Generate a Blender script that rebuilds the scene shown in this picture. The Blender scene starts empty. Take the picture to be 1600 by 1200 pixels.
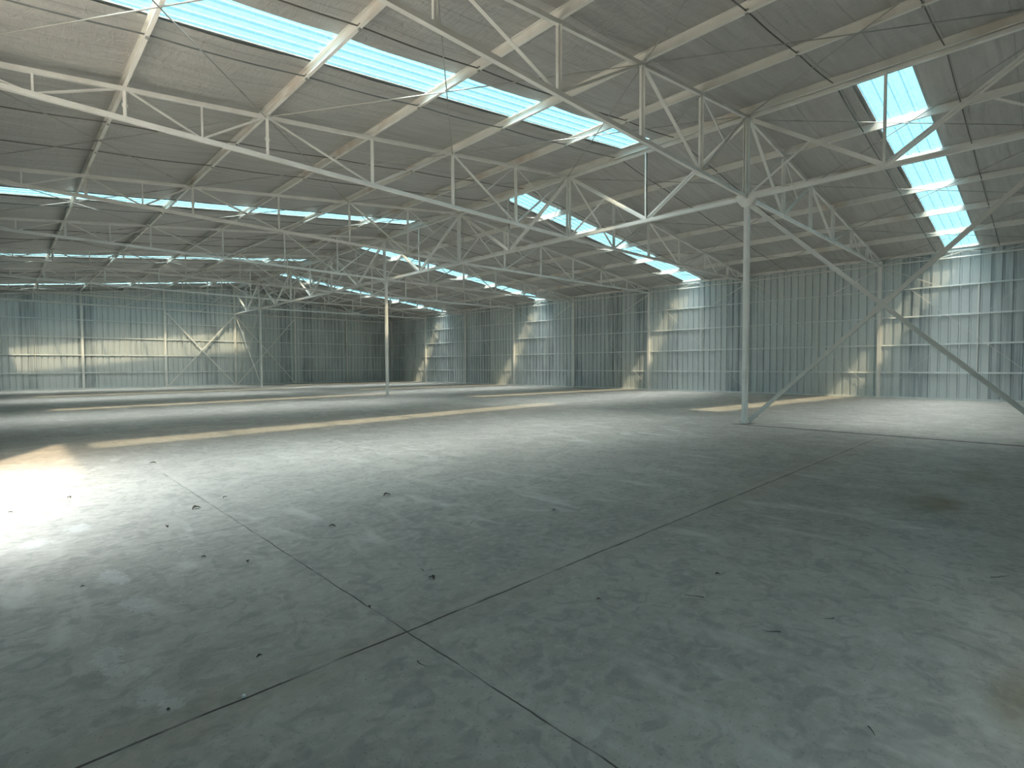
import bpy, math, random
from mathutils import Vector, Matrix, noise
random.seed(7)
S = bpy.context.scene
COL = S.collection

# ------------------------------------------------------------------ survey
L = 6.0                                  # bay length along the ridge
YF = 47.76                               # line of the far gable (frame 0)
RX = 14.166                              # ridge line
P = 2.482                                # truss panel
W = 6 * P                                # half span
ZR, ZW = 7.956, 6.231                    # top chord at ridge and at eave
ZC, ZE = 5.90, 6.007                     # bottom chord at ridge and at eave
H = 1.543                                # eye height
NODE = [0, 2.586, 5.028, 7.498, 9.960, 12.420, W]
XL, XR = RX - W, RX + W                  # column lines of the long walls
YB = -2.3                                # back gable cladding
SUN = Vector((0.30, 0.65, -1.0))
def YK(k): return YF - k * L
def zt(a): return ZR + (ZW - ZR) * abs(a) / W
def zb(a): return ZC + (ZE - ZC) * abs(a) / W

# ------------------------------------------------------------------ camera
F_PX = 826.59
yaw, pitch, roll = 0.76926, -0.03501, -0.00381
fw = Vector((math.sin(yaw) * math.cos(pitch), math.cos(yaw) * math.cos(pitch), math.sin(pitch)))
rt = Vector((math.cos(yaw), -math.sin(yaw), 0)); up = rt.cross(fw)
rt2 = math.cos(roll) * rt + math.sin(roll) * up
up2 = -math.sin(roll) * rt + math.cos(roll) * up
cam = bpy.data.cameras.new('camera'); co = bpy.data.objects.new('camera', cam); COL.objects.link(co)
co.matrix_world = Matrix(((rt2.x, up2.x, -fw.x, 0), (rt2.y, up2.y, -fw.y, 0), (rt2.z, up2.z, -fw.z, H), (0, 0, 0, 1)))
cam.sensor_fit = 'HORIZONTAL'; cam.sensor_width = 36.0; cam.lens = 36.0 * F_PX / 1600.0
cam.clip_start = 0.05; cam.clip_end = 300
S.camera = co

# ------------------------------------------------------------------ light
S.view_settings.view_transform = 'Standard'; S.view_settings.look = 'None'
S.view_settings.gamma = 1.0; S.view_settings.use_curve_mapping = False
S.view_settings.exposure = 1.98
S.cycles.max_bounces = 10; S.cycles.diffuse_bounces = 7; S.cycles.transparent_max_bounces = 8
S.cycles.sample_clamp_indirect = 6.0
S.cycles.caustics_reflective = False; S.cycles.caustics_refractive = False
SKY_BASE = (.11, .30, .38)
ZENITH = ((1.0, .955, .90), 23, 15)     # added bright lobe at the zenith, sends light down through the skylights
HALO_WIDE = ((1.0, .94, .86), 22, 1.2)
HALO_TIGHT = ((1.0, .68, .34), 10, 6.5)
w = bpy.data.worlds.new('sky'); S.world = w; w.use_nodes = True
nt = w.node_tree; nt.nodes.clear()
bg = nt.nodes.new('ShaderNodeBackground'); wo = nt.nodes.new('ShaderNodeOutputWorld')
# hazy sky: blue away from the sun, a broad bright halo around it
tc = nt.nodes.new('ShaderNodeTexCoord')
def wm(op, a, b=None):
    n = nt.nodes.new('ShaderNodeMath'); n.operation = op
    for k_, v in ((0, a), (1, b)):
        if v is None: continue
        if isinstance(v, (int, float)): n.inputs[k_].default_value = v
        else: nt.links.new(v, n.inputs[k_])
    return n.outputs[0]
dt = nt.nodes.new('ShaderNodeVectorMath'); dt.operation = 'DOT_PRODUCT'; dt.inputs[1].default_value = tuple((-SUN).normalized())
nt.links.new(tc.outputs['Generated'], dt.inputs[0])
ang = wm('ARCCOSINE', wm('MINIMUM', dt.outputs['Value'], 1.0))
def halo(width, amp): return wm('MULTIPLY', wm('EXPONENT', wm('MULTIPLY', wm('POWER', wm('DIVIDE', ang, math.radians(width)), 2), -1)), amp)
def vscale(col, f):
    n = nt.nodes.new('ShaderNodeVectorMath'); n.operation = 'SCALE'; n.inputs[0].default_value = col
    nt.links.new(f, n.inputs['Scale']); return n.outputs[0]
def vadd(a, b):
    n = nt.nodes.new('ShaderNodeVectorMath'); n.operation = 'ADD'; nt.links.new(a, n.inputs[0]); nt.links.new(b, n.inputs[1]); return n.outputs[0]
base = nt.nodes.new('ShaderNodeRGB'); base.outputs[0].default_value = SKY_BASE + (1,)
zs = nt.nodes.new('ShaderNodeSeparateXYZ'); nt.links.new(tc.outputs['Generated'], zs.inputs[0])
zang = wm('ARCCOSINE', wm('MINIMUM', zs.outputs['Z'], 1.0))
def zen(width, amp): return wm('MULTIPLY', wm('EXPONENT', wm('MULTIPLY', wm('POWER', wm('DIVIDE', zang, math.radians(width)), 2), -1)), amp)
tot = vadd(vadd(base.outputs[0], vscale(HALO_WIDE[0], halo(*HALO_WIDE[1:]))), vadd(vscale(HALO_TIGHT[0], halo(*HALO_TIGHT[1:])), vscale(ZENITH[0], zen(*ZENITH[1:]))))
nt.links.new(tot, bg.inputs[0]); bg.inputs[1].default_value = 1.0
nt.links.new(bg.outputs[0], wo.inputs[0])
sl = bpy.data.lights.new('sun', 'SUN'); so = bpy.data.objects.new('sun', sl); COL.objects.link(so)
so.rotation_euler = SUN.to_track_quat('-Z', 'Y').to_euler(); so.location = (-10, -20, 40)
sl.energy = 1.35; sl.color = (1.0, 0.76, 0.48); sl.angle = math.radians(2.0)

SKY = [(-1, 0.465), (-1, 2.465), (-1, 4.465), (-1, 6.465), (1, 1.47), (1, 3.47), (1, 5.47), (1, 7.47)]  # slope side, bay position
SW = 1.06
def portal(loc, target, sx_, sy_, name):
    a = bpy.data.lights.new(name, 'AREA'); a.shape = 'RECTANGLE'; a.size = sx_; a.size_y = sy_
    o = bpy.data.objects.new(name, a); COL.objects.link(o); o.location = loc
    z = -(Vector(target)).normalized()
    y = Vector((0, 1, 0)); x = y.cross(z).normalized()
    o.matrix_world = Matrix(((x.x, y.x, z.x, loc[0]), (x.y, y.y, z.y, loc[1]), (x.z, y.z, z.z, loc[2]), (0, 0, 0, 1)))
    a.cycles.is_portal = True
tilt = math.atan2(ZR - ZW, W)
for s, b in SKY:
    xm = RX + s * (W / 2 + 0.15)
    portal((xm, YK(b), zt(W / 2) + 0.42), (-s * math.sin(tilt), 0, -math.cos(tilt)), (W - .2) / math.cos(tilt), SW, 'skylight_portal')
DY0, DY1, DZ = 5.86, 10.5, 5.78          # doorway in the left wall
BX0, BX1, BDZ = -.5, 3.9, 2.6              # unseen doorway, added in the back gable to light the near floor
portal((XL - 0.30, (DY0 + DY1) / 2, DZ / 2), (1, 0, 0), DZ, DY1 - DY0, 'doorway_portal')

# ------------------------------------------------------------------ materials
_a = bpy.data.lights.new('back_portal', 'AREA'); _a.shape = 'RECTANGLE'; _a.size = BX1 - BX0; _a.size_y = BDZ; _a.cycles.is_portal = True  # sky portal for the added back doorway
_o = bpy.data.objects.new('back_portal', _a); COL.objects.link(_o); _o.location = ((BX0 + BX1) / 2, YB - .15, BDZ / 2); _o.rotation_euler = (math.radians(90), 0, 0)
def mat(name, col, rough=0.5, metal=0.0, var=0.0, scale=3.0, dirt=None, dirt_amt=0.5, dirt_scale=2.0, stretch=(1, 1, 1), spec=0.5, bump=0.0, bscale=20):
    m = bpy.data.materials.new(name); m.use_nodes = True; t = m.node_tree; b = t.nodes['Principled BSDF']
    b.inputs['Roughness'].default_value = rough; b.inputs['Metallic'].default_value = metal
    b.inputs['Specular IOR Level'].default_value = spec
    tc = t.nodes.new('ShaderNodeNewGeometry'); mp = t.nodes.new('ShaderNodeMapping'); mp.inputs['Scale'].default_value = stretch
    t.links.new(tc.outputs['Position'], mp.inputs[0])
    n = t.nodes.new('ShaderNodeTexNoise'); n.inputs['Scale'].default_value = scale; n.inputs['Detail'].default_value = 5
    t.links.new(mp.outputs[0], n.inputs[0])
    mx = t.nodes.new('ShaderNodeMix'); mx.data_type = 'RGBA'
    mx.inputs[6].default_value = tuple(c * (1 - var) for c in col) + (1,)
    mx.inputs[7].default_value = tuple(min(1, c * (1 + var)) for c in col) + (1,)
    rm = t.nodes.new('ShaderNodeMapRange'); rm.inputs[1].default_value = .3; rm.inputs[2].default_value = .7
    t.links.new(n.outputs[0], rm.inputs[0]); t.links.new(rm.outputs[0], mx.inputs[0]); out = mx.outputs[2]
    if dirt:
        n2 = t.nodes.new('ShaderNodeTexNoise'); n2.inputs['Scale'].default_value = dirt_scale; n2.inputs['Detail'].default_value = 6
        t.links.new(tc.outputs['Position'], n2.inputs[0])
        r2 = t.nodes.new('ShaderNodeMapRange'); r2.inputs[1].default_value = .52; r2.inputs[2].default_value = .72; r2.inputs[4].default_value = dirt_amt
        t.links.new(n2.outputs[0], r2.inputs[0])
        m2 = t.nodes.new('ShaderNodeMix'); m2.data_type = 'RGBA'; m2.inputs[7].default_value = tuple(dirt) + (1,)
        t.links.new(out, m2.inputs[6]); t.links.new(r2.outputs[0], m2.inputs[0]); out = m2.outputs[2]
    t.links.new(out, b.inputs['Base Color'])
    if bump:
        nb = t.nodes.new('ShaderNodeTexNoise'); nb.inputs['Scale'].default_value = bscale; nb.inputs['Detail'].default_value = 4
        t.links.new(mp.outputs[0], nb.inputs[0]); bp = t.nodes.new('ShaderNodeBump'); bp.inputs['Strength'].default_value = bump; bp.inputs['Distance'].default_value = .02
        t.links.new(nb.outputs[0], bp.inputs['Height']); t.links.new(bp.outputs[0], b.inputs['Normal'])
    return m
WHITE = mat('white_steel_paint', (.86, .86, .83), .45, var=.05, scale=2, dirt=(.55, .50, .44), dirt_amt=.35, dirt_scale=1.3)
PURL = mat('purlin_paint', (.85, .84, .80), .5, var=.05, scale=2, dirt=(.52, .40, .30), dirt_amt=.6, dirt_scale=.9)
BRACE = mat('primer_grey_brace', (.72, .71, .67), .5, var=.05)
ROD = mat('dull_rod_steel', (.42, .42, .40), .45, metal=.3, var=.1)
DARKROD = mat('dark_sag_rod', (.17, .165, .155), .6, var=.2)
GALV = mat('galvanised_girt', (.78, .82, .81), .42, metal=.1, var=.08, scale=4)
ROOFM = mat('roof_metal', (.40, .42, .42), .5, metal=.3, var=.1)
SOIL = mat('packed_earth', (.26, .24, .21), .9, var=.2, scale=.5)
LEAF = mat('dead_leaf', (.09, .07, .05), .8, var=.3, scale=30)
PEBB = mat('white_pebble', (.75, .73, .70), .7, var=.1, scale=30)

def cladding(name, axis):
    m = bpy.data.materials.new(name); m.use_nodes = True; t = m.node_tree; b = t.nodes['Principled BSDF']
    b.inputs['Roughness'].default_value = .40; b.inputs['Metallic'].default_value = .2
    g = t.nodes.new('ShaderNodeNewGeometry'); s = t.nodes.new('ShaderNodeSeparateXYZ'); t.links.new(g.outputs['Position'], s.inputs[0])
    a = s.outputs['Y' if axis == 'Y' else 'X']
    q = t.nodes.new('ShaderNodeMath'); q.operation = 'MULTIPLY'; q.inputs[1].default_value = 1 / .99; t.links.new(a, q.inputs[0])
    fl = t.nodes.new('ShaderNodeMath'); fl.operation = 'FLOOR'; t.links.new(q.outputs[0], fl.inputs[0])
    wn = t.nodes.new('ShaderNodeTexWhiteNoise'); wn.noise_dimensions = '1D'; t.links.new(fl.outputs[0], wn.inputs['W'])
    mp = t.nodes.new('ShaderNodeMapping'); mp.inputs['Scale'].default_value = (5, 5, .25); t.links.new(g.outputs['Position'], mp.inputs[0])
    n = t.nodes.new('ShaderNodeTexNoise'); n.inputs['Scale'].default_value = 1.6; n.inputs['Detail'].default_value = 4; t.links.new(mp.outputs[0], n.inputs[0])
    n2 = t.nodes.new('ShaderNodeTexNoise'); n2.inputs['Scale'].default_value = .5; n2.inputs['Detail'].default_value = 5; t.links.new(g.outputs['Position'], n2.inputs[0])
    ad = t.nodes.new('ShaderNodeMath'); ad.operation = 'MULTIPLY_ADD'; ad.inputs[1].default_value = .5; t.links.new(wn.outputs[0], ad.inputs[0]); t.links.new(n.outputs[0], ad.inputs[2])
    ad2 = t.nodes.new('ShaderNodeMath'); ad2.operation = 'MULTIPLY_ADD'; ad2.inputs[1].default_value = .5; t.links.new(n2.outputs[0], ad2.inputs[0]); t.links.new(ad.outputs[0], ad2.inputs[2])
    r = t.nodes.new('ShaderNodeValToRGB'); t.links.new(ad2.outputs[0], r.inputs[0])
    r.color_ramp.elements[0].position = .55; r.color_ramp.elements[0].color = (.33, .38, .40, 1)
    r.color_ramp.elements[1].position = 1.25; r.color_ramp.elements[1].color = (.66, .71, .71, 1)
    t.links.new(r.outputs[0], b.inputs['Base Color']); return m
CLY = cladding('galvanised_cladding_long', 'Y'); CLX = cladding('galvanised_cladding_gable', 'X')

def foil():
    m = bpy.data.materials.new('reflective_insulation_foil'); m.use_nodes = True; t = m.node_tree; b = t.nodes['Principled BSDF']
    b.inputs['Roughness'].default_value = .38; b.inputs['Metallic'].default_value = .15
    g = t.nodes.new('ShaderNodeNewGeometry')
    mp = t.nodes.new('ShaderNodeMapping'); mp.inputs['Scale'].default_value = (.55, 5.0, .5); t.links.new(g.outputs['Position'], mp.inputs[0])
    n = t.nodes.new('ShaderNodeTexNoise'); n.inputs['Scale'].default_value = 1.3; n.inputs['Detail'].default_value = 6; n.inputs['Distortion'].default_value = .6; t.links.new(mp.outputs[0], n.inputs[0])
    mp2 = t.nodes.new('ShaderNodeMapping'); mp2.inputs['Scale'].default_value = (3.5, 1.1, 1); mp2.inputs['Rotation'].default_value = (0, 0, .5); t.links.new(g.outputs['Position'], mp2.inputs[0])
    n2 = t.nodes.new('ShaderNodeTexNoise'); n2.inputs['Scale'].default_value = 2.2; n2.inputs['Detail'].default_value = 5; n2.inputs['Distortion'].default_value = 1.2; t.links.new(mp2.outputs[0], n2.inputs[0])
    # roll seams every 1.2 m across the ridge direction
    s = t.nodes.new('ShaderNodeSeparateXYZ'); t.links.new(g.outputs['Position'], s.inputs[0])
    d = t.nodes.new('ShaderNodeMath'); d.operation = 'MULTIPLY_ADD'; d.inputs[1].default_value = 1 / 1.0; d.inputs[2].default_value = .74; t.links.new(s.outputs['Y'], d.inputs[0])
    fr = t.nodes.new('ShaderNodeMath'); fr.operation = 'FRACT'; t.links.new(d.outputs[0], fr.inputs[0])
    cp = t.nodes.new('ShaderNodeMath'); cp.operation = 'COMPARE'; cp.inputs[1].default_value = .5; cp.inputs[2].default_value = .012; t.links.new(fr.outputs[0], cp.inputs[0])
    ad = t.nodes.new('ShaderNodeMath'); ad.operation = 'MULTIPLY_ADD'; ad.inputs[1].default_value = .6; t.links.new(n2.outputs[0], ad.inputs[0]); t.links.new(n.outputs[0], ad.inputs[2])
    bp = t.nodes.new('ShaderNodeBump'); bp.inputs['Strength'].default_value = .9; bp.inputs['Distance'].default_value = .05
    t.links.new(ad.outputs[0], bp.inputs['Height']); t.links.new(bp.outputs[0], b.inputs['Normal'])
    c = t.nodes.new('ShaderNodeMix'); c.data_type = 'RGBA'; c.inputs[6].default_value = (.52, .513, .50, 1); c.inputs[7].default_value = (.40, .395, .385, 1)
    t.links.new(cp.outputs[0], c.inputs[0])
    c2 = t.nodes.new('ShaderNodeMix'); c2.data_type = 'RGBA'; c2.blend_type = 'MULTIPLY'; c2.inputs[0].default_value = 1.0
    r = t.nodes.new('ShaderNodeMapRange'); r.inputs[1].default_value = .3; r.inputs[2].default_value = .7; r.inputs[3].default_value = .86; r.inputs[4].default_value = 1.05
    t.links.new(n.outputs[0], r.inputs[0]); t.links.new(c.outputs[2], c2.inputs[6]); t.links.new(r.outputs[0], c2.inputs[7])
    t.links.new(c2.outputs[2], b.inputs['Base Color']); return m
FOIL = foil()

def fibreglass():
    m = bpy.data.materials.new('translucent_roof_panel'); m.use_nodes = True; t = m.node_tree; t.nodes.clear()
    o = t.nodes.new('ShaderNodeOutputMaterial'); tr = t.nodes.new('ShaderNodeBsdfTransparent'); tl = t.nodes.new('ShaderNodeBsdfTranslucent'); df = t.nodes.new('ShaderNodeBsdfDiffuse')
    g = t.nodes.new('ShaderNodeNewGeometry'); n = t.nodes.new('ShaderNodeTexNoise'); n.inputs['Scale'].default_value = 9; n.inputs['Detail'].default_value = 5; t.links.new(g.outputs['Position'], n.inputs[0])
    r = t.nodes.new('ShaderNodeValToRGB'); t.links.new(n.outputs[0], r.inputs[0])
    r.color_ramp.elements[0].position = .35; r.color_ramp.elements[0].color = (.70, .80, .82, 1)
    r.color_ramp.elements[1].position = .65; r.color_ramp.elements[1].color = (.88, .94, .95, 1)
    # a slanting rib wall is a longer way through the sheet
    s = t.nodes.new('ShaderNodeSeparateXYZ'); t.links.new(g.outputs['True Normal'], s.inputs[0])
    ab = t.nodes.new('ShaderNodeMath'); ab.operation = 'ABSOLUTE'; t.links.new(s.outputs['Y'], ab.inputs[0])
    mr = t.nodes.new('ShaderNodeMapRange'); mr.inputs[1].default_value = .2; mr.inputs[2].default_value = .6; mr.inputs[3].default_value = 1; mr.inputs[4].default_value = .62; t.links.new(ab.outputs[0], mr.inputs[0])
    mu = t.nodes.new('ShaderNodeVectorMath'); mu.operation = 'SCALE'; t.links.new(r.outputs[0], mu.inputs[0]); t.links.new(mr.outputs[0], mu.inputs['Scale'])
    t.links.new(mu.outputs[0], tr.inputs[0]); tl.inputs[0].default_value = (.45, .78, .85, 1); df.inputs[0].default_value = (.55, .75, .80, 1)
    a = t.nodes.new('ShaderNodeMixShader'); a.inputs[0].default_value = .75; t.links.new(tl.outputs[0], a.inputs[1]); t.links.new(df.outputs[0], a.inputs[2])
    c = t.nodes.new('ShaderNodeMixShader'); c.inputs[0].default_value = .20; t.links.new(tr.outputs[0], c.inputs[1]); t.links.new(a.outputs[0], c.inputs[2])
    t.links.new(c.outputs[0], o.inputs[0]); return m
PANEL = fibreglass()

def concrete():
    m = bpy.data.materials.new('worn_concrete'); m.use_nodes = True; t = m.node_tree; b = t.nodes['Principled BSDF']; N = t.nodes.new; K = t.links.new
    b.inputs['Specular IOR Level'].default_value = .4
    g = N('ShaderNodeNewGeometry'); s = N('ShaderNodeSeparateXYZ'); K(g.outputs['Position'], s.inputs[0])
    def M(op, a=None, b_=None, c_=None, clamp=False):
        n = N('ShaderNodeMath'); n.operation = op; n.use_clamp = clamp
        for i, v in enumerate((a, b_, c_)):
            if v is None: continue
            if isinstance(v, (int, float)): n.inputs[i].default_value = v
            else: K(v, n.inputs[i])
        return n.outputs[0]
    def noise_(scale, detail=5, st=(1, 1, 1), rot=0, dist=0, off=0):
        mp = N('ShaderNodeMapping'); mp.inputs['Scale'].default_value = st; mp.inputs['Rotation'].default_value = (0, 0, rot); mp.inputs['Location'].default_value = (off, off, 0)
        K(g.outputs['Position'], mp.inputs[0]); n = N('ShaderNodeTexNoise'); n.inputs['Scale'].default_value = scale; n.inputs['Detail'].default_value = detail; n.inputs['Distortion'].default_value = dist
        K(mp.outputs[0], n.inputs[0]); return n.outputs[0]
    def rng(v, a, b_, lo=0, hi=1):
        n = N('ShaderNodeMapRange'); K(v, n.inputs[0]); n.inputs[1].default_value = a; n.inputs[2].default_value = b_; n.inputs[3].default_value = lo; n.inputs[4].default_value = hi; return n.outputs[0]
    def mixc(f, c1, c2):
        n = N('ShaderNodeMix'); n.data_type = 'RGBA'
        if isinstance(f, (int, float)): n.inputs[0].default_value = f
        else: K(f, n.inputs[0])
        for i, c in ((6, c1), (7, c2)):
            if isinstance(c, tuple): n.inputs[i].default_value = c + (1,)
            else: K(c, n.inputs[i])
        return n.outputs[2]
    big = noise_(.35, 6, dist=.5); mid = noise_(1.7, 8, dist=1.0, off=3); fine = noise_(14, 6); speck = noise_(60, 3)
    c = mixc(rng(big, .35, .65), (.41, .395, .365), (.52, .505, .465))
    c = mixc(rng(mid, .40, .62, 0, .5), c, (.33, .32, .30))
    c = mixc(rng(fine, .48, .66, 0, .5), c, (.57, .56, .53))
    m3 = noise_(5.5, 8, dist=1.6, off=61); c = mixc(rng(m3, .50, .62, 0, .6), c, (.29, .285, .27))
    m4 = noise_(3.0, 9, (1, 1.6, 1), .4, 2.0, 71); c = mixc(rng(m4, .54, .70, 0, .35), c, (.57, .56, .535))
    c = mixc(rng(speck, .60, .70, 0, .5), c, (.16, .155, .15))
    # pale scuffs, brushed about along the finishing direction
    st1 = noise_(2.2, 9, (1.5, .6, 1), .95, .5, 7); st2 = noise_(.35, 3, off=11)
    c = mixc(M('MULTIPLY', rng(st1, .55, .66), rng(st2, .44, .58, 0, .5)), c, (.70, .69, .66))
    st3 = noise_(1.6, 6, (.5, 3.0, 1), .2, .6, 21)
    c = mixc(M('MULTIPLY', rng(st3, .62, .75), .35), c, (.30, .30, .29))
    X, Y = s.outputs['X'], s.outputs['Y']
    wob = M('MULTIPLY', M('SUBTRACT', noise_(3, 3, off=5), .5), .03)
    def line(v, pos, wdt, lo=None, other=None, hi=None):
        d = M('ABSOLUTE', M('SUBTRACT', M('ADD', v, wob), pos))
        f = rng(d, wdt * .6, wdt, 1, 0)
        if lo is not None: f = M('MULTIPLY', f, M('MULTIPLY', M('GREATER_THAN', other, lo), M('LESS_THAN', other, hi)))
        return f
    gap = rng(noise_(2.2, 4, off=31), .40, .52, .35, 1)
    dark = (.055, .045, .038)
    c = mixc(M('MULTIPLY', line(Y, 2.60, .22, -5, X, 13.2), .30), c, (.40, .35, .29))     # soil stain along the long joint
    for v, pos, wd, lo, other, hi, amt in [
        (Y, 2.60, .009, -5, X, 13.2, 1), (X, 1.66, .006, -5, Y, 5.5, .9), (Y, 5.47, .006, -5, X, 3.6, .7),
        (X, 1.66, .010, 5.5, Y, 9.0, .5)]:
        c = mixc(M('MULTIPLY', line(v, pos, wd, lo, other, hi), M('MULTIPLY', gap, amt)), c, dark)
    # older joints filled pale
    for v, pos, wd, lo, other, hi in [(X, 1.70, .035, 6.5, Y, 47), (X, 8.9, .05, -5, Y, 47), (Y, 8.5, .05, 2, X, 29), (Y, 14.4, .05, -1, X, 29), (X, 21.2, .06, -5, Y, 47), (Y, 26.4, .06, -1, X, 29), (X, 13.9, .04, 5.9, Y, 47), (Y, 2.66, .045, 2, X, 13)]:
        c = mixc(M('MULTIPLY', line(v, pos, wd, lo, other, hi), M('MULTIPLY', gap, .38)), c, (.52, .50, .47))
    # backfilled trench from the first inner column to the back wall
    c = mixc(M('MULTIPLY', line(X, 13.70, .10, -5, Y, 5.9), .95), c, (.06, .052, .045))
    dn = M('MULTIPLY', M('SUBTRACT', noise_(1.8, 5, off=41), .5), 1.3)
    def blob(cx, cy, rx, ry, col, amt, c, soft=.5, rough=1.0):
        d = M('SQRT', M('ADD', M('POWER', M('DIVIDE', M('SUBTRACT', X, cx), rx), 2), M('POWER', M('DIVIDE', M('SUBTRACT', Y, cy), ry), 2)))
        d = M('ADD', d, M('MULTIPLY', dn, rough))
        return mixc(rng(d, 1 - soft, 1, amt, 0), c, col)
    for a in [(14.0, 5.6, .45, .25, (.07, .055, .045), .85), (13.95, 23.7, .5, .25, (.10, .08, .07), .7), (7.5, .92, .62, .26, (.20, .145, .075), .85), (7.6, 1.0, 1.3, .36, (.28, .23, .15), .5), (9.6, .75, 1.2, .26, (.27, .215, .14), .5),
              (3.3, .10, .4, .12, (.26, .22, .13), .5), (2.25, .05, .22, .07, (.26, .23, .13), .6)]:
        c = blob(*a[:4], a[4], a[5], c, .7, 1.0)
    # dusty boot marks
    fn = M('MULTIPLY', M('SUBTRACT', noise_(26, 4, dist=1.5, off=51), .5), 2.6)
    for cx, cy, rx, ry in [(.55, 4.86, .055, .10), (.585, 4.70, .045, .06), (.59, 4.17, .05, .07), (.625, 4.03, .04, .05), (.37, 3.50, .05, .085), (.385, 3.31, .04, .05), (.49, 3.18, .02, .03), (.475, 2.93, .045, .06), (.52, 2.78, .04, .04), (-.02, 7.1, .06, .1), (.18, 6.2, .07, .1), (.5, 6.5, .08, .11)]:
        d = M('SQRT', M('ADD', M('POWER', M('DIVIDE', M('SUBTRACT', X, cx), rx * 1.35), 2), M('POWER', M('DIVIDE', M('SUBTRACT', Y, cy), ry * 1.5), 2)))
        c = mixc(rng(M('ADD', d, fn), .7, 1.1, .42, 0), c, (.70, .71, .71))
    K(c, b.inputs['Base Color'])
    K(rng(mid, .3, .7, .42, .62), b.inputs['Roughness'])
    bp = N('ShaderNodeBump'); bp.inputs['Strength'].default_value = .25; bp.inputs['Distance'].default_value = .01; K(M('ADD', mid, M('MULTIPLY', fine, .3)), bp.inputs['Height']); K(bp.outputs[0], b.inputs['Normal'])
    return m
CONC = concrete()

# ------------------------------------------------------------------ mesh helpers
class MB:
    def __init__(s): s.v = []; s.f = []
    def add(s, vs, fs):
        o = len(s.v); s.v += [tuple(v) for v in vs]; s.f += [tuple(i + o for i in f) for f in fs]; return s
    def sweep(s, prof, p, q, upv=(0, 0, 1)):
        p, q = Vector(p), Vector(q); t = (q - p).normalized(); u = Vector(upv)
        if abs(t.dot(u)) > .99: u = Vector((0, 1, 0))
        sd = t.cross(u).normalized(); n = sd.cross(t).normalized(); k = len(prof)
        vs = [e + sd * a + n * b for e in (p, q) for a, b in prof]
        fs = [(i, (i + 1) % k, k + (i + 1) % k, k + i) for i in range(k)] + [tuple(range(k - 1, -1, -1)), tuple(range(k, 2 * k))]
        return s.add(vs, fs)
    def bar(s, p, q, w, h, upv=(0, 0, 1)):
        a, b = w / 2, h / 2; return s.sweep([(-a, -b), (a, -b), (a, b), (-a, b)], p, q, upv)
    def angle(s, p, q, w, upv=(0, 0, 1), t=.008, flip=1):
        return s.sweep([(0, 0), (flip * w, 0), (flip * w, t), (flip * t, t), (flip * t, w), (0, w)][::flip], p, q, upv)
    def channel(s, p, q, w, h, t=.006, upv=(0, 0, 1), lip=.02):
        a, b = w, h / 2   # web at side 0, flanges towards +side
        return s.sweep([(0, -b), (a, -b), (a, -b + lip), (a - t, -b + lip), (a - t, -b + t), (t, -b + t), (t, b - t), (a - t, b - t), (a - t, b - lip), (a, b - lip), (a, b), (0, b)], p, q, upv)
    def rod(s, p, q, r, n=6):
        return s.sweep([(r * math.cos(2 * math.pi * i / n), r * math.sin(2 * math.pi * i / n)) for i in range(n)], p, q)
    def box(s, x0, x1, y0, y1, z0, z1):
        vs = [(x, y, z) for z in (z0, z1) for y in (y0, y1) for x in (x0, x1)]
        return s.add(vs, [(0, 2, 3, 1), (4, 5, 7, 6), (0, 1, 5, 4), (2, 6, 7, 3), (0, 4, 6, 2), (1, 3, 7, 5)])
    def mesh(s, name, m):
        me = bpy.data.meshes.new(name); me.from_pydata(s.v, [], s.f); me.materials.append(m); me.update(); return me
    def build(s, name, m, parent=None, loc=None, kind=None):
        o = bpy.data.objects.new(name, s.mesh(name, m)); COL.objects.link(o)
        if parent: o.parent = parent
        if loc: o.location = loc
        if kind: o['kind'] = kind
        return o
def empty(name, loc=(0, 0, 0)):
    o = bpy.data.objects.new(name, None); o.empty_display_size = .2; COL.objects.link(o); o.location = loc; return o
def tag(o, label, cat, group=None):
    o['label'] = label; o['category'] = cat
    if group: o['group'] = group
    return o
def dup(root, loc):
    r = root.copy(); COL.objects.link(r); r.location = loc
    for ch in root.children:
        c = ch.copy(); COL.objects.link(c); c.parent = r
        for g in ch.children:
            d = g.copy(); COL.objects.link(d); d.parent = c
    return r
ORD = ['first', 'second', 'third', 'fourth', 'fifth', 'sixth', 'seventh', 'eighth', 'ninth', 'tenth']

# ------------------------------------------------------------------ setting
MB().add([(XL - .9, YB - .3, 0), (XR + .4, YB - .3, 0), (XR + .4, YF + .4, 0), (XL - .9, YF + .4, 0), (XL - .9, YB - .3, -.2), (XR + .4, YB - .3, -.2), (XR + .4, YF + .4, -.2), (XL - .9, YF + .4, -.2)],
         [(0, 1, 2, 3), (7, 6, 5, 4), (0, 4, 5, 1), (1, 5, 6, 2), (2, 6, 7, 3), (3, 7, 4, 0)]).build('floor', CONC, kind='structure')
MB().box(-60, 90, -60, 110, -.5, -.21).build('ground', SOIL, kind='structure')

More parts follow.
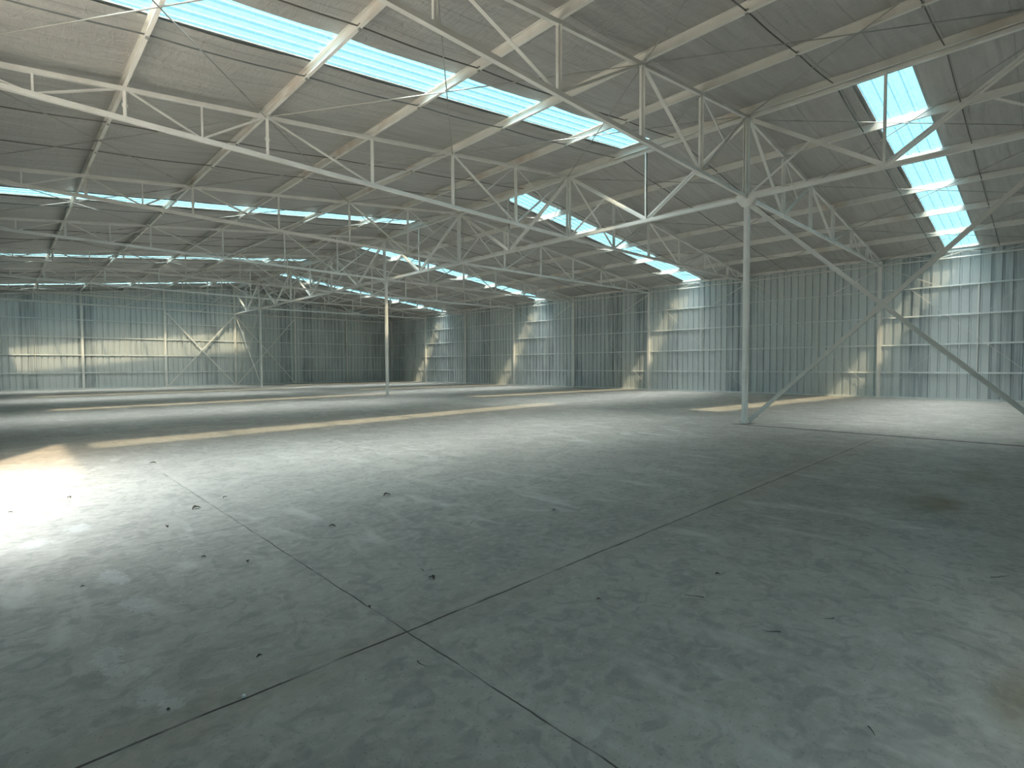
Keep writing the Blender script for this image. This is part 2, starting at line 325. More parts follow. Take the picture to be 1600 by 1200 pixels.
CX0, CX1, CY0, CY1 = XL - .12, XR + .10, YB, YF + .10      # cladding planes
OFF_FOIL, OFF_SHEET = .235, .262
RIB, DEP = .331, .055
def rib_profile(a0, a1):
    out = []; n = int(math.ceil((a1 - a0) / RIB))
    for i in range(n):
        b = a0 + i * RIB
        out += [(b, 0), (b + .235, 0), (b + .250, DEP), (b + .312, DEP), (b + .327, 0)]
    out = [q for q in out if q[0] < a1]; out.append((a1, 0)); return out
def clad_y(name, xp, sgn, y0, y1, ztop, m, z0=.05, mb=None):
    """cladding in a plane of constant x; ribs go outwards along sgn"""
    mb = mb or MB(); pr = rib_profile(y0, y1)
    vs = []; 
    for y, d in pr: vs += [(xp + sgn * d, y, z0), (xp + sgn * d, y, ztop)]
    for y, d in pr: vs += [(xp + sgn * (d + .004), y, z0), (xp + sgn * (d + .004), y, ztop)]
    k = len(pr); fs = [(2 * i, 2 * i + 2, 2 * i + 3, 2 * i + 1) for i in range(k - 1)] + [(2 * k + 2 * i, 2 * k + 2 * i + 1, 2 * k + 2 * i + 3, 2 * k + 2 * i + 2) for i in range(k - 1)]
    return mb.add(vs, fs)
clad_y('wall_right', CX1, 1, CY0, CY1, ZW + OFF_SHEET, CLY).build('wall_right', CLY, kind='structure')
mb = MB()
clad_y('', CX0, -1, CY0, DY0, ZW + OFF_SHEET, CLY, mb=mb); clad_y('', CX0, -1, DY1, CY1, ZW + OFF_SHEET, CLY, mb=mb); clad_y('', CX0, -1, DY0, DY1, ZW + OFF_SHEET, CLY, DZ, mb=mb)
mb.build('wall_left', CLY, kind='structure')
def clad_x(yp, sgn):
    mb = MB(); pr = rib_profile(CX0, CX1); k = len(pr); vs = []
    for e in (0, .004):
        for x, d in pr: vs += [(x, yp + sgn * (d + e), .05), (x, yp + sgn * (d + e), zt(x - RX) + OFF_SHEET)]
    fs = [(2 * i, 2 * i + 2, 2 * i + 3, 2 * i + 1) for i in range(k - 1)] + [(2 * k + 2 * i, 2 * k + 2 * i + 1, 2 * k + 2 * i + 3, 2 * k + 2 * i + 2) for i in range(k - 1)]
    return mb.add(vs, fs)
clad_x(CY1, 1).build('wall_far', CLX, kind='structure')
def back_wall():
    mb = MB(); pr = rib_profile(CX0, CX1)
    for (xa, da), (xb, db) in zip(pr[:-1], pr[1:]):
        z0 = BDZ if xb > BX0 and xa < BX1 else .05
        za, zc = zt(xa - RX) + OFF_SHEET, zt(xb - RX) + OFF_SHEET
        ya, yb = CY0 - da, CY0 - db
        mb.add([(xa, ya, z0), (xb, yb, z0), (xb, yb, zc), (xa, ya, za), (xa, ya - .004, z0), (xb, yb - .004, z0), (xb, yb - .004, zc), (xa, ya - .004, za)], [(0, 3, 2, 1), (4, 5, 6, 7)])
    return mb
back_wall().build('wall_back', CLX, kind='structure')
MB().box(BX0 - .06, BX0, CY0 - .06, CY0 + .05, 0, BDZ + .06).box(BX1, BX1 + .06, CY0 - .06, CY0 + .05, 0, BDZ + .06).box(BX0, BX1, CY0 - .06, CY0 + .05, BDZ, BDZ + .06).build('trim_2', WHITE, kind='structure')  # frame of the back doorway added for foreground light
# base rails
MB().box(CX1 - .05, CX1 + .045, CY0, CY1, 0, .075).build('baseboard_right', GALV, kind='structure')
MB().box(CX0, CX1 - .05, CY1 - .05, CY1 + .045, 0, .075).build('baseboard_far', GALV, kind='structure')
MB().box(CX0 - .045, CX0 + .05, CY0, DY0 - .06, 0, .075).box(CX0 - .045, CX0 + .05, DY1 + .06, CY1 - .05, 0, .075).build('baseboard_left', GALV, kind='structure')
# doorway trim of the left wall
MB().box(CX0 - .06, CX0 + .06, DY0 - .06, DY0, 0, DZ + .06).box(CX0 - .06, CX0 + .06, DY1, DY1 + .06, 0, DZ + .06).box(CX0 - .06, CX0 + .06, DY0 - .06, DY1 + .06, DZ, DZ + .06).build('trim_1', WHITE, kind='structure')

def bands(side, half):
    ys = []
    for s, b in SKY:
        if s == side: ys.append((YK(b) - half, YK(b) + half))
    return sorted(ys)
# foil lining: a grid per slope, hung between the purlins, open under the skylights
def foil_mesh(side):
    mb = MB(); bd = bands(side, SW / 2 + (.075 if side > 0 else .012))
    ys = [CY0]
    cuts = sorted([CY0, CY1] + [v for a in bd for v in a])
    ys = []
    for a, b in zip(cuts[:-1], cuts[1:]):
        n = max(1, round((b - a) / .17)); ys += [a + (b - a) * i / n for i in range(n)]
    ys.append(CY1)
    nx = 84; a_end = W + .10
    xs = [0] + [a_end * (i + 1) / nx for i in range(nx)]
    k = len(xs)
    def zf(a, y):
        i = max(j for j in range(6) if NODE[j] <= a + 1e-6) if a < W else 5
        u = min(1, (a - NODE[i]) / (NODE[i + 1] - NODE[i]))
        sg = math.sin(math.pi * u)
        t3 = ((y - YF) / 2.0) % 1.0                       # sag rods hold the sheet on the third points
        hang = .055 + .03 * noise.noise((a * .3, y * .5, side * 3.0))
        hang *= .75 + .45 * abs(math.sin(math.pi * t3)) 
        near = min([min(abs(y - q0), abs(y - q1)) for q0, q1 in bd])
        if near < .35: hang *= .45 + .55 * near / .35
        wr = .018 * noise.noise((a * .9, y * 2.6, 5 + side)) + .010 * noise.noise((a * 2.0, y * 6, 9 + side))
        z = zt(a) + OFF_FOIL - sg * (hang) + wr * (sg ** .5 if sg > 0 else 0)
        if a > W - .5: z -= .10 * ((a - W + .5) / .6)
        return z
    for y in ys:
        for a in xs: mb.v.append((RX + side * a, y, zf(a, y)))
    for j in range(len(ys) - 1):
        ym = (ys[j] + ys[j + 1]) / 2; hole = any(a < ym < b for a, b in bd)
        for i in range(k - 1):
            am = (xs[i] + xs[i + 1]) / 2
            if hole and .30 < am < W - .05: continue
            q = (j * k + i, j * k + i + 1, (j + 1) * k + i + 1, (j + 1) * k + i)
            mb.f.append(q if side < 0 else q[::-1])
    return mb
for side, nm in ((-1, 'ceiling'), (1, 'ceiling')):
    o = foil_mesh(side).build(nm, FOIL, kind='structure')
    for p in o.data.polygons: p.use_smooth = True
# outer roof sheets around the skylights
mb = MB()
for side in (-1, 1):
    bd = bands(side, SW / 2); edges = [CY0 - .2] + [v for a in bd for v in a] + [CY1 + .2]
    def quad(a0, a1, y0, y1):
        vs = [(RX + side * a, y, zt(a) + OFF_SHEET + e) for e in (0, .03) for y in (y0, y1) for a in (a0, a1)]
        mb.add(vs, [(0, 1, 3, 2), (4, 6, 7, 5), (0, 4, 5, 1), (2, 3, 7, 6), (0, 2, 6, 4), (1, 5, 7, 3)])
    for i in range(0, len(edges), 2): quad(0, W + .3, edges[i], edges[i + 1])
    for a, b in bd: quad(0, .25, a, b); quad(W + .12, W + .3, a, b)
mb.build('roof', ROOFM, kind='structure')
# skylights: corrugated fibreglass panels lapped at the purlins
def skylight(i, side, b):
    mb = MB(); y0 = YK(b) - SW / 2 + .004; pr = []
    n = 4; pt = (SW - .008) / n
    for j in range(n):
        c = y0 + j * pt; pr += [(c, 0), (c + pt * .62, 0), (c + pt * .70, .03), (c + pt * .92, .03)]
    pr.append((y0 + SW - .008, 0))
    cuts = [.22, NODE[2], NODE[4], W + .14]
    for a0, a1 in zip(cuts[:-1], cuts[1:]):
        lift = .0 if a0 < 1 else .006
        vs = [(RX + side * a, y, zt(a) + OFF_SHEET + .004 + d + lift) for a in (a0, a1 + .08) for y, d in pr]
        k = len(pr); mb.add(vs, [(q, q + 1, k + q + 1, k + q) for q in range(k - 1)])
    return mb.build('window_%d' % i, PANEL, kind='structure')
for i, (s, b) in enumerate(SKY): skylight(i + 1, s, b)

# ------------------------------------------------------------------ roof trusses
CH, TC = .085, .075
def half_truss(s):
    root = empty('roof_truss')
    T = lambda i: Vector((s * NODE[i], 0, zt(NODE[i])))
    B = lambda i: Vector((s * NODE[i], 0, zb(NODE[i])))
    def mid(i, f): a = (NODE[i] + NODE[i + 1]) / 2; return Vector((s * a, 0, f(a)))
    MB().bar((s * .08, 0, zt(.08)), T(6), .07, TC).build('top_chord', WHITE, root)
    MB().bar((s * .09, 0, zb(.09)), B(6), .08, CH).build('bottom_chord', WHITE, root)
    def post(a, wide):
        z0, z1 = zb(a) + .02, zt(a) - .02
        m = MB(); w = .045 if wide else .032
        if wide:
            m.angle((s * a - .012, .012, z0), (s * a - .012, .012, z1), w, (1, 0, 0)); m.angle((s * a + .012, -.012, z0), (s * a + .012, -.012, z1), w, (-1, 0, 0))
            for zz in (z0 + (z1 - z0) * .45,): m.box(s * a - .045, s * a + .045, -.012, .012, zz - .03, zz + .03)
        else: m.bar((s * a, 0, z0), (s * a, 0, z1), w, w)
        m.build('post', WHITE, root)
    for i in range(1, 6): post(NODE[i], True)
    for i in (4, 5): post((NODE[i] + NODE[i + 1]) / 2, False)
    def diag(p, q, w=.045):
        p = p.copy(); q = q.copy(); d = (q - p).normalized(); p += d * .07; q -= d * .07
        m = MB(); m.angle(p + Vector((0, .006, 0)), q + Vector((0, .006, 0)), w, (0, 0, 1)); m.angle(p - Vector((0, .006, 0)), q - Vector((0, .006, 0)), w, (0, 0, 1), flip=-1)
        m.build('diagonal', WHITE, root)
    e = Vector((s * .09, 0, 0))
    diag(T(0) + e, B(1)); diag(T(2), B(1)); diag(T(2), B(3)); diag(T(4), B(3), .04)
    diag(T(4), mid(4, zb), .035); diag(T(5), mid(4, zb), .035); diag(T(5), mid(5, zb), .032); diag(T(6), mid(5, zb), .032)
    for q in ((T(0) + e + B(1)) / 2, (T(2) + B(1)) / 2):
        d = (q - T(1)).normalized(); MB().bar(T(1) + d * .06, q - d * .01, .028, .028).build('strut', WHITE, root)
    for i in range(1, 7):
        z = zt(NODE[i]); MB().box(s * NODE[i] - .055 * s - .005, s * NODE[i] - .055 * s + .005, -.045, .045, z + TC / 2, z + TC / 2 + .13).build('purlin_cleat', WHITE, root)
    return root
side_word = {-1: 'left', 1: 'right'}
for s in (-1, 1):
    proto = None
    for k in range(8):
        loc = (RX, YK(k), 0)
        if proto is None: proto = half_truss(s); proto.location = loc; o = proto
        else: o = dup(proto, loc)
        if k == 0: lb = 'white lattice roof truss tight against the far wall, %s of the ridge' % side_word[s]
        elif k == 7: lb = 'white lattice roof truss nearest the camera, on the %s roof slope' % side_word[s]
        else: lb = 'white roof truss on the %s slope, %s before the one at the far wall' % (side_word[s], ORD[k - 1])
        tag(o, lb, 'roof truss', 'roof trusses of the %s slope' % side_word[s])

# ------------------------------------------------------------------ ridge girders between the inner columns
def ridge_girder(k0, k1, label):
    """from frame k0 (nearer) to k1 (farther) in half-bay panels"""
    r = empty('ridge_girder', (RX, YK(k0), 0)); n = (k0 - k1) * 2
    y = lambda j: j * L / 2
    MB().bar((0, .08, ZC), (0, (k0 - k1) * L - .08, ZC), .10, .10).build('bottom_chord', WHITE, r)
    MB().bar((0, .08, ZR), (0, (k0 - k1) * L - .08, ZR), .10, .08).build('top_chord', WHITE, r)
    for j in range(1, n):
        m = MB()
        if j % 2 == 0:
            for e in (-.062, .062): m.channel((-.03, y(j) + e, ZC + .05), (-.03, y(j) + e, ZR - .03), .06, .06, upv=(0, 1, 0))
            for zz in (.2, .5, .8): m.box(-.03, .03, y(j) - .05, y(j) + .05, ZC + (ZR - ZC) * zz - .05, ZC + (ZR - ZC) * zz + .05)
        else:
            for e in (-.035, .035): m.angle((e, y(j), ZC + .05), (e, y(j), ZR - .04), .05, (0, 1, 0), flip=1 if e > 0 else -1)
            m.box(-.035, .035, y(j) + .0, y(j) + .008, (ZC + ZR) / 2 - .04, (ZC + ZR) / 2 + .04)
        m.build('post', WHITE, r)
    for j in range(n):
        top = j if j % 2 == 0 else j + 1; bot = j + 1 if j % 2 == 0 else j
        a = Vector((0, y(top), ZR - .02)); b = Vector((0, y(bot), ZC + .03)); d = (b - a).normalized(); a += d * .10; b -= d * .08
        m = MB()
        for e in (-.03, .03): m.angle(a + Vector((e, 0, 0)), b + Vector((e, 0, 0)), .055, (1, 0, 0), flip=1 if e > 0 else -1)
        m.build('diagonal', WHITE, r)
        c = (a + b) / 2; q = Vector((0, y(top), ZC + .05)); d = (q - c).normalized(); q -= d * .12
        m = MB()
        for e in (-.02, .02): m.bar(c + d * .03 + Vector((e, 0, 0)), q + Vector((e, 0, 0)), .012, .035)
        m.build('strut', WHITE, r)
    return tag(r, label, 'ridge girder', 'lattice girders under the ridge')
ridge_girder(8, 7, 'white lattice ridge girder running right from the nearest inner column')
ridge_girder(7, 4, 'long white ridge girder between the nearest and the middle inner column')
ridge_girder(4, 1, 'long white ridge girder from the middle inner column to the farthest one')
ridge_girder(1, 0, 'short white ridge girder between the farthest inner column and far wall')

# ------------------------------------------------------------------ columns
def base_plate(m, w=.17): m.box(-w, w, -w, w, 0, .02); return m
def inner_column():
    r = empty('steel_column')
    m = MB()
    for s in (-1, 1): m.sweep([(-.065, -.055), (.065, -.055), (.065, .055), (-.065, .055)], (0, s * .001, .02), (0, s * .001, ZC - .05), (1, 0, 0)) if s == 1 else None
    m.box(-.072, -.064, -.035, .035, .02, ZC - .05); m.box(.064, .072, -.035, .035, .02, ZC - .05)
    m.build('shaft', WHITE, r)
    m = MB()
    for e in (-.04, .04): m.channel((-.04, e, ZC + .05), (-.04, e, ZR - .03), .08, .07, upv=(0, 1, 0))
    m.bar((-.055, 0, ZC + .05), (-.055, 0, ZR - .03), .03, .05, (0, 1, 0)); m.build('upper_post', WHITE, r)
    m = MB(); prof = [(-.28, .02), (-.22, .10), (.22, .10), (.28, .02), (.25, -.06), (.10, -.24), (-.10, -.24), (-.25, -.06)]
    for e in (-.075, .067):
        vs = [(e, y, ZC + z) for y, z in prof] + [(e + .008, y, ZC + z) for y, z in prof]; k = 8
        m.add(vs, [tuple(range(k)), tuple(range(2 * k - 1, k - 1, -1))] + [(i, k + i, k + (i + 1) % k, (i + 1) % k) for i in range(k)])
    m.build('gusset_plate', WHITE, r)
    base_plate(MB(), .11).build('base_plate', WHITE, r)
    for a in (-.088, .088):
        for b in (-.088, .088): MB().rod((a, b, .02), (a, b, .06), .012).build('anchor_bolt', ROD, r)
    return r
ic = inner_column(); ic.location = (RX, YK(7), 0)
tag(ic, 'white steel inner column nearest the camera, a brace leaning from its foot', 'column', 'inner columns under the ridge')
tag(dup(ic, (RX, YK(4), 0)), 'white inner column standing free in mid floor, no brace at it', 'column', 'inner columns under the ridge')
tag(dup(ic, (RX, YK(1), 0)), 'small white inner column standing one bay short of the far wall', 'column', 'inner columns under the ridge')
tag(dup(ic, (RX, YK(8), 0)), 'white inner column out on the right past the nearest one', 'column', 'inner columns under the ridge')

def wall_column(knee_dirs, inward):
    r = empty('wall_column')
    m = MB(); m.bar((0, 0, .02), (0, 0, ZW - .03), .14, .12, (1, 0, 0)); m.build('shaft', WHITE, r)
    base_plate(MB(), .13).build('base_plate', WHITE, r)
    for d in knee_dirs: MB().angle((0, d * .12, ZE - .12), (0, d * 1.95, 4.95), .045, (1, 0, 0)).build('knee_brace', WHITE if d > 0 else BRACE, r)
    return r
wc = wall_column((-1, 1), -1)
for k in range(8):
    o = wc if k == 0 else dup(wc, (0, 0, 0)); o.location = (XR, YK(k), 0)
    if k == 0:
        for c in list(o.children):
            if c.name.startswith('knee_brace') and False: pass
    lb = 'white corner column where the right wall meets the far wall' if k == 0 else ('white right wall column %s from the far corner%s' % (ORD[k - 1], ', with crossing braces in front' if k == 7 else ''))
    tag(o, lb, 'column', 'columns along the right wall')
# left wall columns (plain)
lc = wall_column((), 1)
for k in range(8):
    o = lc if k == 0 else dup(lc, (0, 0, 0)); o.location = (XL, YK(k), 0)
    tag(o, 'white left wall column, %s from the far left corner' % ORD[k], 'column', 'columns along the left wall')
# gable columns of the far wall
for n in (-4, -2, 0, 2, 4):
    a = n * P; r = empty('gable_column', (RX + a, YF, 0))
    m = MB(); m.bar((0, 0, .02), (0, 0, zb(a) - .045), .13, .13, (0, 1, 0)); m.build('shaft', WHITE, r)
    m = MB(); m.bar((0, .03, zb(a) - .045), (0, .03, zt(a) + .05), .09 if n else .16, .05, (0, 1, 0)); m.build('upper_post', WHITE, r)
    base_plate(MB(), .12).build('base_plate', WHITE, r)
    lb = {-4: 'white far wall column farthest left in view', -2: 'white far wall column left of the ridge, crossed brace to its right', 0: 'white middle far wall column under the ridge, braces fanning from its head',
          2: 'white far wall column first right of the ridge, brace at its foot', 4: 'white plain far wall column between the ridge bracing and the right corner'}[n]
    tag(r, lb, 'column', 'columns of the far wall')

# ------------------------------------------------------------------ heavy cross bracing
def brace(name, loc, a0, a1, b0, b1, off, label, wd=.08, m_=WHITE):
    """two members a0-a1 and b0-b1 in local coordinates, pushed apart by off; gusset at the crossing"""
    r = empty(name, loc); o = Vector(off)
    for (p, q), s in (((a0, a1), 1), ((b0, b1), -1)):
        p, q = Vector(p), Vector(q); d = (q - p).normalized()
        mm = MB(); mm.bar(p + d * .10 + o * s, q - d * .10 + o * s, wd * .55, wd, (0, 0, 1))
        c = mm.build('brace_member', m_, r)
        g = MB()
        for e in (p, q): dd = d if e is p else -d; g.bar(e + dd * .0 + o * s, e + dd * .28 + o * s, .012, wd * 1.25)
        g.build('end_plate', m_, c)
    p = (Vector(a0) + Vector(a1)) / 2; MB().bar(p - Vector((0, 0, 0)) - (Vector(a1) - Vector(a0)).normalized() * .2, p + (Vector(a1) - Vector(a0)).normalized() * .2, .012, wd * 1.6).build('crossing_plate', m_, r)
    return tag(r, label, 'cross brace', 'cross braces between columns')
zt_, zl = ZC - .22, .06
brace('cross_brace', (RX, YK(7), 0), (0, -.10, zl), (0, -L + .10, zt_), (0, -.10, zt_), (0, -L + .10, zl), (.03, 0, 0), 'big grey cross brace beside the nearest inner column at right', .095, BRACE)
brace('cross_brace', (RX, YK(1), 0), (0, .10, zl), (0, L - .20, zt_), (0, .10, zt_), (0, L - .20, zl), (.025, 0, 0), 'narrow-looking cross brace between farthest inner column and far wall', .07, BRACE)
for s, lb in ((-1, 'white cross brace on the far wall left of its middle column'), (1, 'white cross brace on the far wall right of its middle column')):
    brace('cross_brace', (RX, YF - .09, 0), (s * .10, 0, zl), (s * (2 * P - .1), 0, zt_), (s * .10, 0, zt_), (s * (2 * P - .1), 0, zl), (0, .025, 0), lb, .085)

# ------------------------------------------------------------------ purlins
PZ = TC / 2 + .098
for s in (-1, 1):
    for i in range(1, 7):
        a = NODE[i]; x = RX + s * a; z = zt(a) + PZ
        m = MB(); m.channel((x - s * .03, CY0 + .03, z), (x - s * .03, CY1 - .03, z), s * .06, .19) if s > 0 else m.channel((x + .03, CY1 - .03, z), (x + .03, CY0 + .03, z), .06, .19)
        lb = 'white steel purlin down the %s roof slope, %s below the ridge' % (side_word[s], ORD[i - 1]) if i < 6 else 'white eave purlin along the top of the %s wall' % side_word[s]
        tag(m.build('roof_purlin', PURL), lb, 'purlin', 'purlins running the length of the roof')
for s in (-1, 1):
    x = RX + s * .125; z = ZR + PZ - .015
    m = MB(); m.channel((x, CY0 + .03, z), (x, CY1 - .03, z), .06, .19) if s > 0 else m.channel((x, CY1 - .03, z), (x, CY0 + .03, z), .06, .19)
    tag(m.build('ridge_purlin', PURL), 'white ridge purlin at the very top of the roof, %s one of the pair' % side_word[s], 'purlin', 'pair of purlins at the ridge')

# ------------------------------------------------------------------ sag rods under the foil
def sag_rod(s, y):
    m = MB()
    for i in range(6):
        a0, a1 = max(NODE[i], .22), min(NODE[i + 1], W - .06); n = 8; pts = []
        for j in range(n + 1):
            u = j / n; a = a0 + (a1 - a0) * u; pts.append(Vector((s * a, 0, zt(a) + .075 - .03 * math.sin(math.pi * u))))
        for p, q in zip(pts[:-1], pts[1:]): m.rod(p, q, .013, 5)
    r = m.build('sag_rod', DARKROD, loc=(RX, y, 0))
    for i in range(1, 6):
        a = NODE[i]; MB().bar((s * a, 0, zt(a) + .015), (s * a, 0, zt(a) + .11), .035, .05).build('end_clip', ROD, r)
    return r
for s in (-1, 1):
    pr = None
    for k in range(8):
        for f, wd in ((2, 'farther'), (4, 'nearer')):
            y = YK(k) - f
            if pr is None: pr = sag_rod(s, y); o = pr
            else: o = dup(pr, (RX, y, 0))
            tag(o, 'dark sagging tie rod across %s slope, %s one in %s bay from far wall' % (side_word[s], wd, ORD[k]), 'tie rod', 'sag rods between the purlins')

# ------------------------------------------------------------------ roof plane cross rods
def cross_rods(s, j):
    """crossed rods between nodes 2j and 2j+2 on one slope, one bay long, origin at the nearer frame line"""
    r = empty('rod_bracing')
    a0, a1 = NODE[2 * j], NODE[2 * j + 2]
    for (p, q), e in ((((a0, 0), (a1, L)), .0), (((a0, L), (a1, 0)), -.03)):
        P0 = Vector((s * max(p[0], .12), p[1], zt(p[0]) + .01 + e)); Q0 = Vector((s * q[0], q[1], zt(q[0]) + .01 + e)); d = (Q0 - P0).normalized()
        c = MB().rod(P0 + d * .06, Q0 - d * .06, .011, 6).build('rod', ROD, r)
        t = P0 + d * 1.1; MB().rod(t, t + d * .22, .02, 6).build('turnbuckle', ROD, c)
    return r
pos_word = ['next to the ridge', 'halfway down the slope', 'at the eave']
for s in (-1, 1):
    for j in range(3):
        pr = None
        for k in range(1, 9):
            loc = (RX, YK(k), 0)
            if pr is None: pr = cross_rods(s, j); pr.location = loc; o = pr
            else: o = dup(pr, loc)
            tag(o, 'thin crossed rods on %s roof slope %s, %s bay from far wall' % (side_word[s], pos_word[j], ORD[k - 1]), 'rod bracing', 'crossed rods under the roof')

# ------------------------------------------------------------------ eave lattice, girts, ties and rods of the walls
GZ = [1.164, 2.39, 3.634, 4.869]; QZ = [1.149, 2.395, 3.632, 4.857, 5.93]
def eave_truss():
    r = empty('eave_truss'); y0, y1 = .08, L - .08; zb_, zt_2 = ZE + .02, ZW + .06
    MB().bar((0, y0, zb_), (0, y1, zb_), .05, .05).build('bottom_chord', WHITE, r)
    MB().bar((0, y0, zt_2), (0, y1, zt_2), .04, .04).build('top_chord', WHITE, r)
    n = 6; dy = (y1 - y0) / n
    for i in range(n):
        za, zc = (zb_ + .02, zt_2 - .02) if i % 2 == 0 else (zt_2 - .02, zb_ + .02)
        MB().bar((0, y0 + i * dy + .02, za), (0, y0 + (i + 1) * dy - .02, zc), .025, .025).build('lattice_bar', WHITE, r)
    return r
pr = None
for k in range(1, 9):
    loc = (XR - .02, YK(k), 0)
    if pr is None: pr = eave_truss(); pr.location = loc; o = pr
    else: o = dup(pr, loc)
    tag(o, 'shallow white lattice beam atop the right wall, %s bay from the far corner' % ORD[k - 1], 'eave beam', 'lattice beams along the right eave')

def girt_mesh(ln): return MB().channel((.055, .075, 0), (.055, ln - .075, 0), -.055, .065) if False else MB().sweep([(-.03, -.034), (.03, -.034), (.03, .034), (.022, .034), (.022, -.026), (-.03, -.026)], (0, .075, 0), (0, ln - .075, 0))
me = girt_mesh(L).mesh('wall_girt', GALV)
def put(name, me, loc, label, cat, group, rz=0):
    o = bpy.data.objects.new(name, me); COL.objects.link(o); o.location = loc; o.rotation_euler.z = rz; return tag(o, label, cat, group)
row = ['lowest', 'second lowest', 'second highest', 'highest']
for k in range(1, 9):
    for i, z in enumerate(GZ): put('wall_girt', me, (XR + .06, YK(k), z), '%s horizontal rail on the right wall, %s bay from far corner' % (row[i], ORD[k - 1]), 'wall rail', 'horizontal rails on the right wall')
row2 = ['lowest', 'second lowest', 'third lowest', 'fourth lowest', 'fifth lowest', 'topmost']
fb = {-6: 'at the left edge', -4: 'second bay from left', -2: 'just left of the middle column', 0: 'just right of the middle column', 2: 'second bay right of the middle', 4: 'in the right corner bay'}
meF = girt_mesh(2 * P).mesh('wall_girt', GALV)
for n in (-6, -4, -2, 0, 2, 4):
    for i, z in enumerate(QZ + ([6.80] if -4 <= n <= 2 else [])):
        put('wall_girt', meF, (RX + (n + 2) * P, YF + .06, z), '%s horizontal rail on the far wall, %s' % (row2[i], fb[n]), 'wall rail', 'horizontal rails on the far wall', math.pi / 2)
# left wall rails: one continuous run per row, broken by the doorway
for i, z in enumerate(GZ):
    m = MB().box(XL - .11, XL - .05, CY0 + .05, DY0 - .07, z - .034, z + .034).box(XL - .11, XL - .05, DY1 + .07, CY1 - .06, z - .034, z + .034)
    tag(m.build('wall_girt', GALV), '%s horizontal rail run along the left wall beside the doorway' % row[i], 'wall rail', 'horizontal rails on the left wall')
tie = MB().box(-.012, .012, -.02, .02, GZ[0] + .035, GZ[3] - .035).mesh('girt_tie', WHITE)
for k in range(1, 9): put('girt_tie', tie, (XR + .055, YK(k) + 2.6, 0), 'slim upright tie between the right wall rails, %s bay from far corner' % ORD[k - 1], 'upright tie', 'upright ties between wall rails')
for n in (-6, -4, -2, 0, 2, 4): put('girt_tie', tie, (RX + (n + 1) * P, YF + .055, 0), 'slim upright tie between the far wall rails, %s' % fb[n], 'upright tie', 'upright ties between wall rails', math.pi / 2)

def wall_rods():
    r = empty('wall_rod_bracing')
    MB().rod((0, .1, .25), (0, L - .12, ZE - .2), .010, 6).build('rod', WHITE, r)
    MB().rod((-.03, .1, ZE - .2), (-.03, L - .12, .25), .007, 6).build('rod', GALV, r)
    return r
pr = None
for k in range(1, 9):
    loc = (XR + .0, YK(k), 0)
    if pr is None: pr = wall_rods(); pr.location = loc; o = pr
    else: o = dup(pr, loc)
    tag(o, 'faint crossed thin rods on the right wall, %s bay from far corner' % ORD[k - 1], 'rod bracing', 'crossed rods on the right wall')

# ------------------------------------------------------------------ litter on the floor
def fpt(px, py):
    d = fw + (px - 800) / F_PX * rt2 - (py - 600) / F_PX * up2; t = -H / d.z
    return Vector((d.x * t, d.y * t, 0))
def leaf(seed, ln, wd):
    rnd = random.Random(seed); m = MB(); n = 6; top = []; 
    for j in range(n + 1):
        u = j / n; hw = wd * math.sin(math.pi * (u * .92 + .04)) * (.8 + .4 * rnd.random()); z = .004 + ln * .22 * math.sin(math.pi * u) * (.6 + .4 * rnd.random()); bend = ln * .15 * math.sin(u * 3)
        top += [(u * ln, bend - hw, z + hw * .5), (u * ln, bend, z), (u * ln, bend + hw, z + hw * .6)]
    vs = top + [(x, y, z - .002) for x, y, z in top]; o = len(top); fs = []
    for j in range(n):
        for c in range(2):
            a = j * 3 + c; fs += [(a, a + 1, a + 4, a + 3), (o + a, o + a + 3, o + a + 4, o + a + 1)]
    return m.add(vs, fs)
def twig(seed, ln):
    rnd = random.Random(seed); m = MB(); p = Vector((0, 0, .006)); d = Vector((1, 0, 0))
    for j in range(5):
        d = (d + Vector((0, rnd.uniform(-.5, .5), 0))).normalized(); q = p + d * ln / 5; m.rod(p, q, .0028 - .0004 * j, 5); p = q
    return m
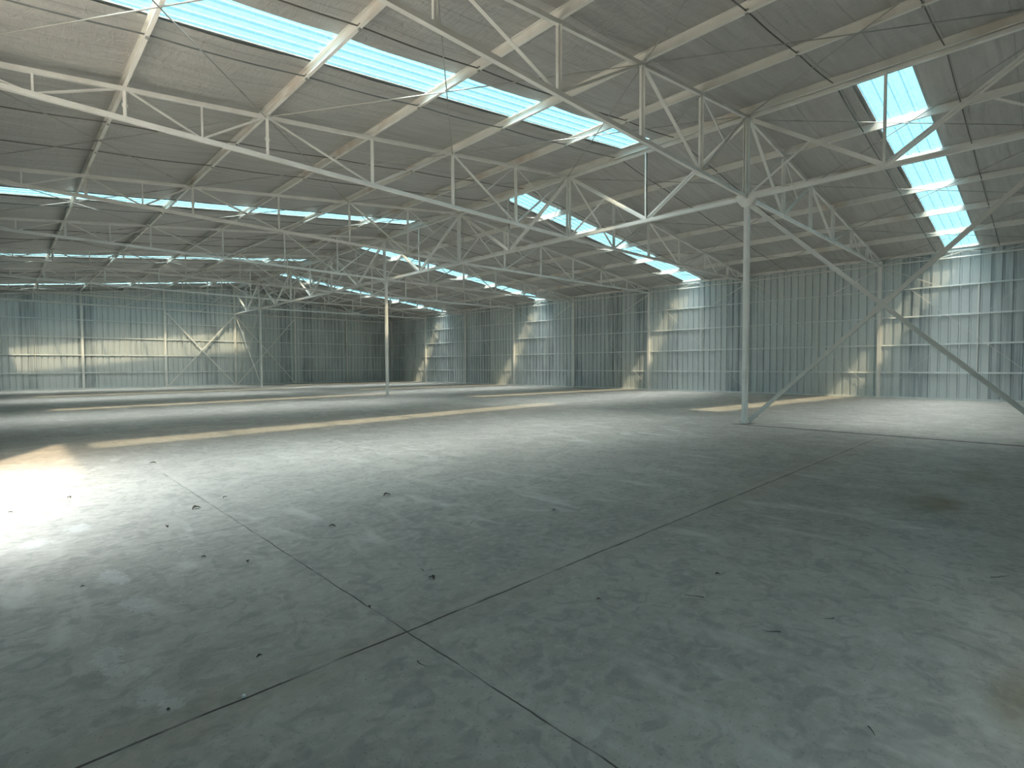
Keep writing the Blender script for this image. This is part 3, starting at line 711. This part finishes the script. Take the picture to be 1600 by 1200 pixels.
items = [(599, 776, 'leaf', .10, 'dark curled leaf on the floor left of the long floor joint'), (525, 823, 'leaf', .07, 'small dark leaf on the floor, left of centre and below the others'), (670, 903, 'leaf', .06, 'dark leaf with a stalk on the floor above the joint crossing'),
         (578, 951, 'leaf', .035, 'tiny dark leaf lying on the short joint near the crossing'), (410, 1024, 'leaf', .035, 'tiny black leaf on the floor between boot marks and joint'), (1118, 899, 'leaf', .04, 'small dark leaf on the bare floor right of the long joint'),
         (1220, 989, 'twig', .10, 'short thin twig on the bare floor at right'), (1356, 1137, 'twig', .06, 'short dark twig near the bottom right of the floor'), (300, 797, 'leaf', .10, 'crumpled dark leaf on the bright floor in front of the sun patch'),
         (21, 801, 'leaf', .05, 'dark leaf lying on the lower edge of the sun patch'), (105, 778, 'leaf', .06, 'dark leaf on the floor just under the sun patch'), (262, 825, 'leaf', .06, 'dark leaf on the floor just above the faint left joint'),
         (354, 777, 'leaf', .06, 'dark leaf on the bright floor right of the short left joint'), (233, 725, 'leaf', .10, 'dark leaf on the floor right of the sun patch'), (322, 871, 'leaf', .04, 'small dark leaf just below the faint left joint'),
         (385, 877, 'leaf', .04, 'small dark leaf at the end of a thin scratch, left of centre'), (735, 819, 'twig', .14, 'thin crooked twig on the floor near the centre'), (868, 797, 'leaf', .05, 'small dark leaf on a pale scuff, centre of the floor'),
         (932, 938, 'leaf', .03, 'tiny dark leaf on the bare floor right of the joint crossing'), (1100, 935, 'twig', .12, 'pale grey twig on the floor right of the long joint'), (652, 1034, 'twig', .08, 'thin dark twig on the floor just below the joint crossing'),
         (125, 919, 'leaf', .03, 'tiny dark leaf below the faint joint at far left'), (1303, 967, 'twig', .07, 'short dark twig on the bare floor at right, above the stain'), (1548, 903, 'twig', .16, 'long thin twig on the floor near the right edge'), (662, 893, 'twig', .06, 'thin curved stalk standing by the leaf above the joint crossing'),
         (381, 1090, 'pebble', .011, 'small white pebble beside the long floor joint'), (263, 1110, 'pebble', .008, 'tiny dark pebble among the dusty boot marks')]
for i, (px, py, kd, sz, lb) in enumerate(items):
    p = fpt(px, py)
    if kd == 'leaf': o = leaf(i, sz, sz * .22).build('dead_leaf', LEAF)
    elif kd == 'twig': o = twig(i, sz).build('twig', LEAF)
    else:
        m = MB(); n = 8; rnd = random.Random(i); vs = []
        for a in range(1, 4):
            for b in range(n): th = math.pi * a / 4; ph = 2 * math.pi * b / n; k_ = sz * (.8 + .3 * rnd.random()); vs.append((k_ * math.sin(th) * math.cos(ph), k_ * math.sin(th) * math.sin(ph), sz * .75 + sz * .7 * math.cos(th)))
        vs += [(0, 0, sz * 1.45), (0, 0, .0)]
        fs = [(a * n + b, (a + 1) * n + b, (a + 1) * n + (b + 1) % n, a * n + (b + 1) % n) for a in range(2) for b in range(n)] + [(24, b, (b + 1) % n) for b in range(n)] + [(25, 16 + (b + 1) % n, 16 + b) for b in range(n)]
        o = m.add(vs, fs).build('pebble', PEBB if sz > .01 else LEAF)
    o.location = (p.x, p.y, .001); o.rotation_euler.z = (i * 2.4) % 6.28
    tag(o, lb, 'leaf' if kd == 'leaf' else kd, 'litter on the floor')
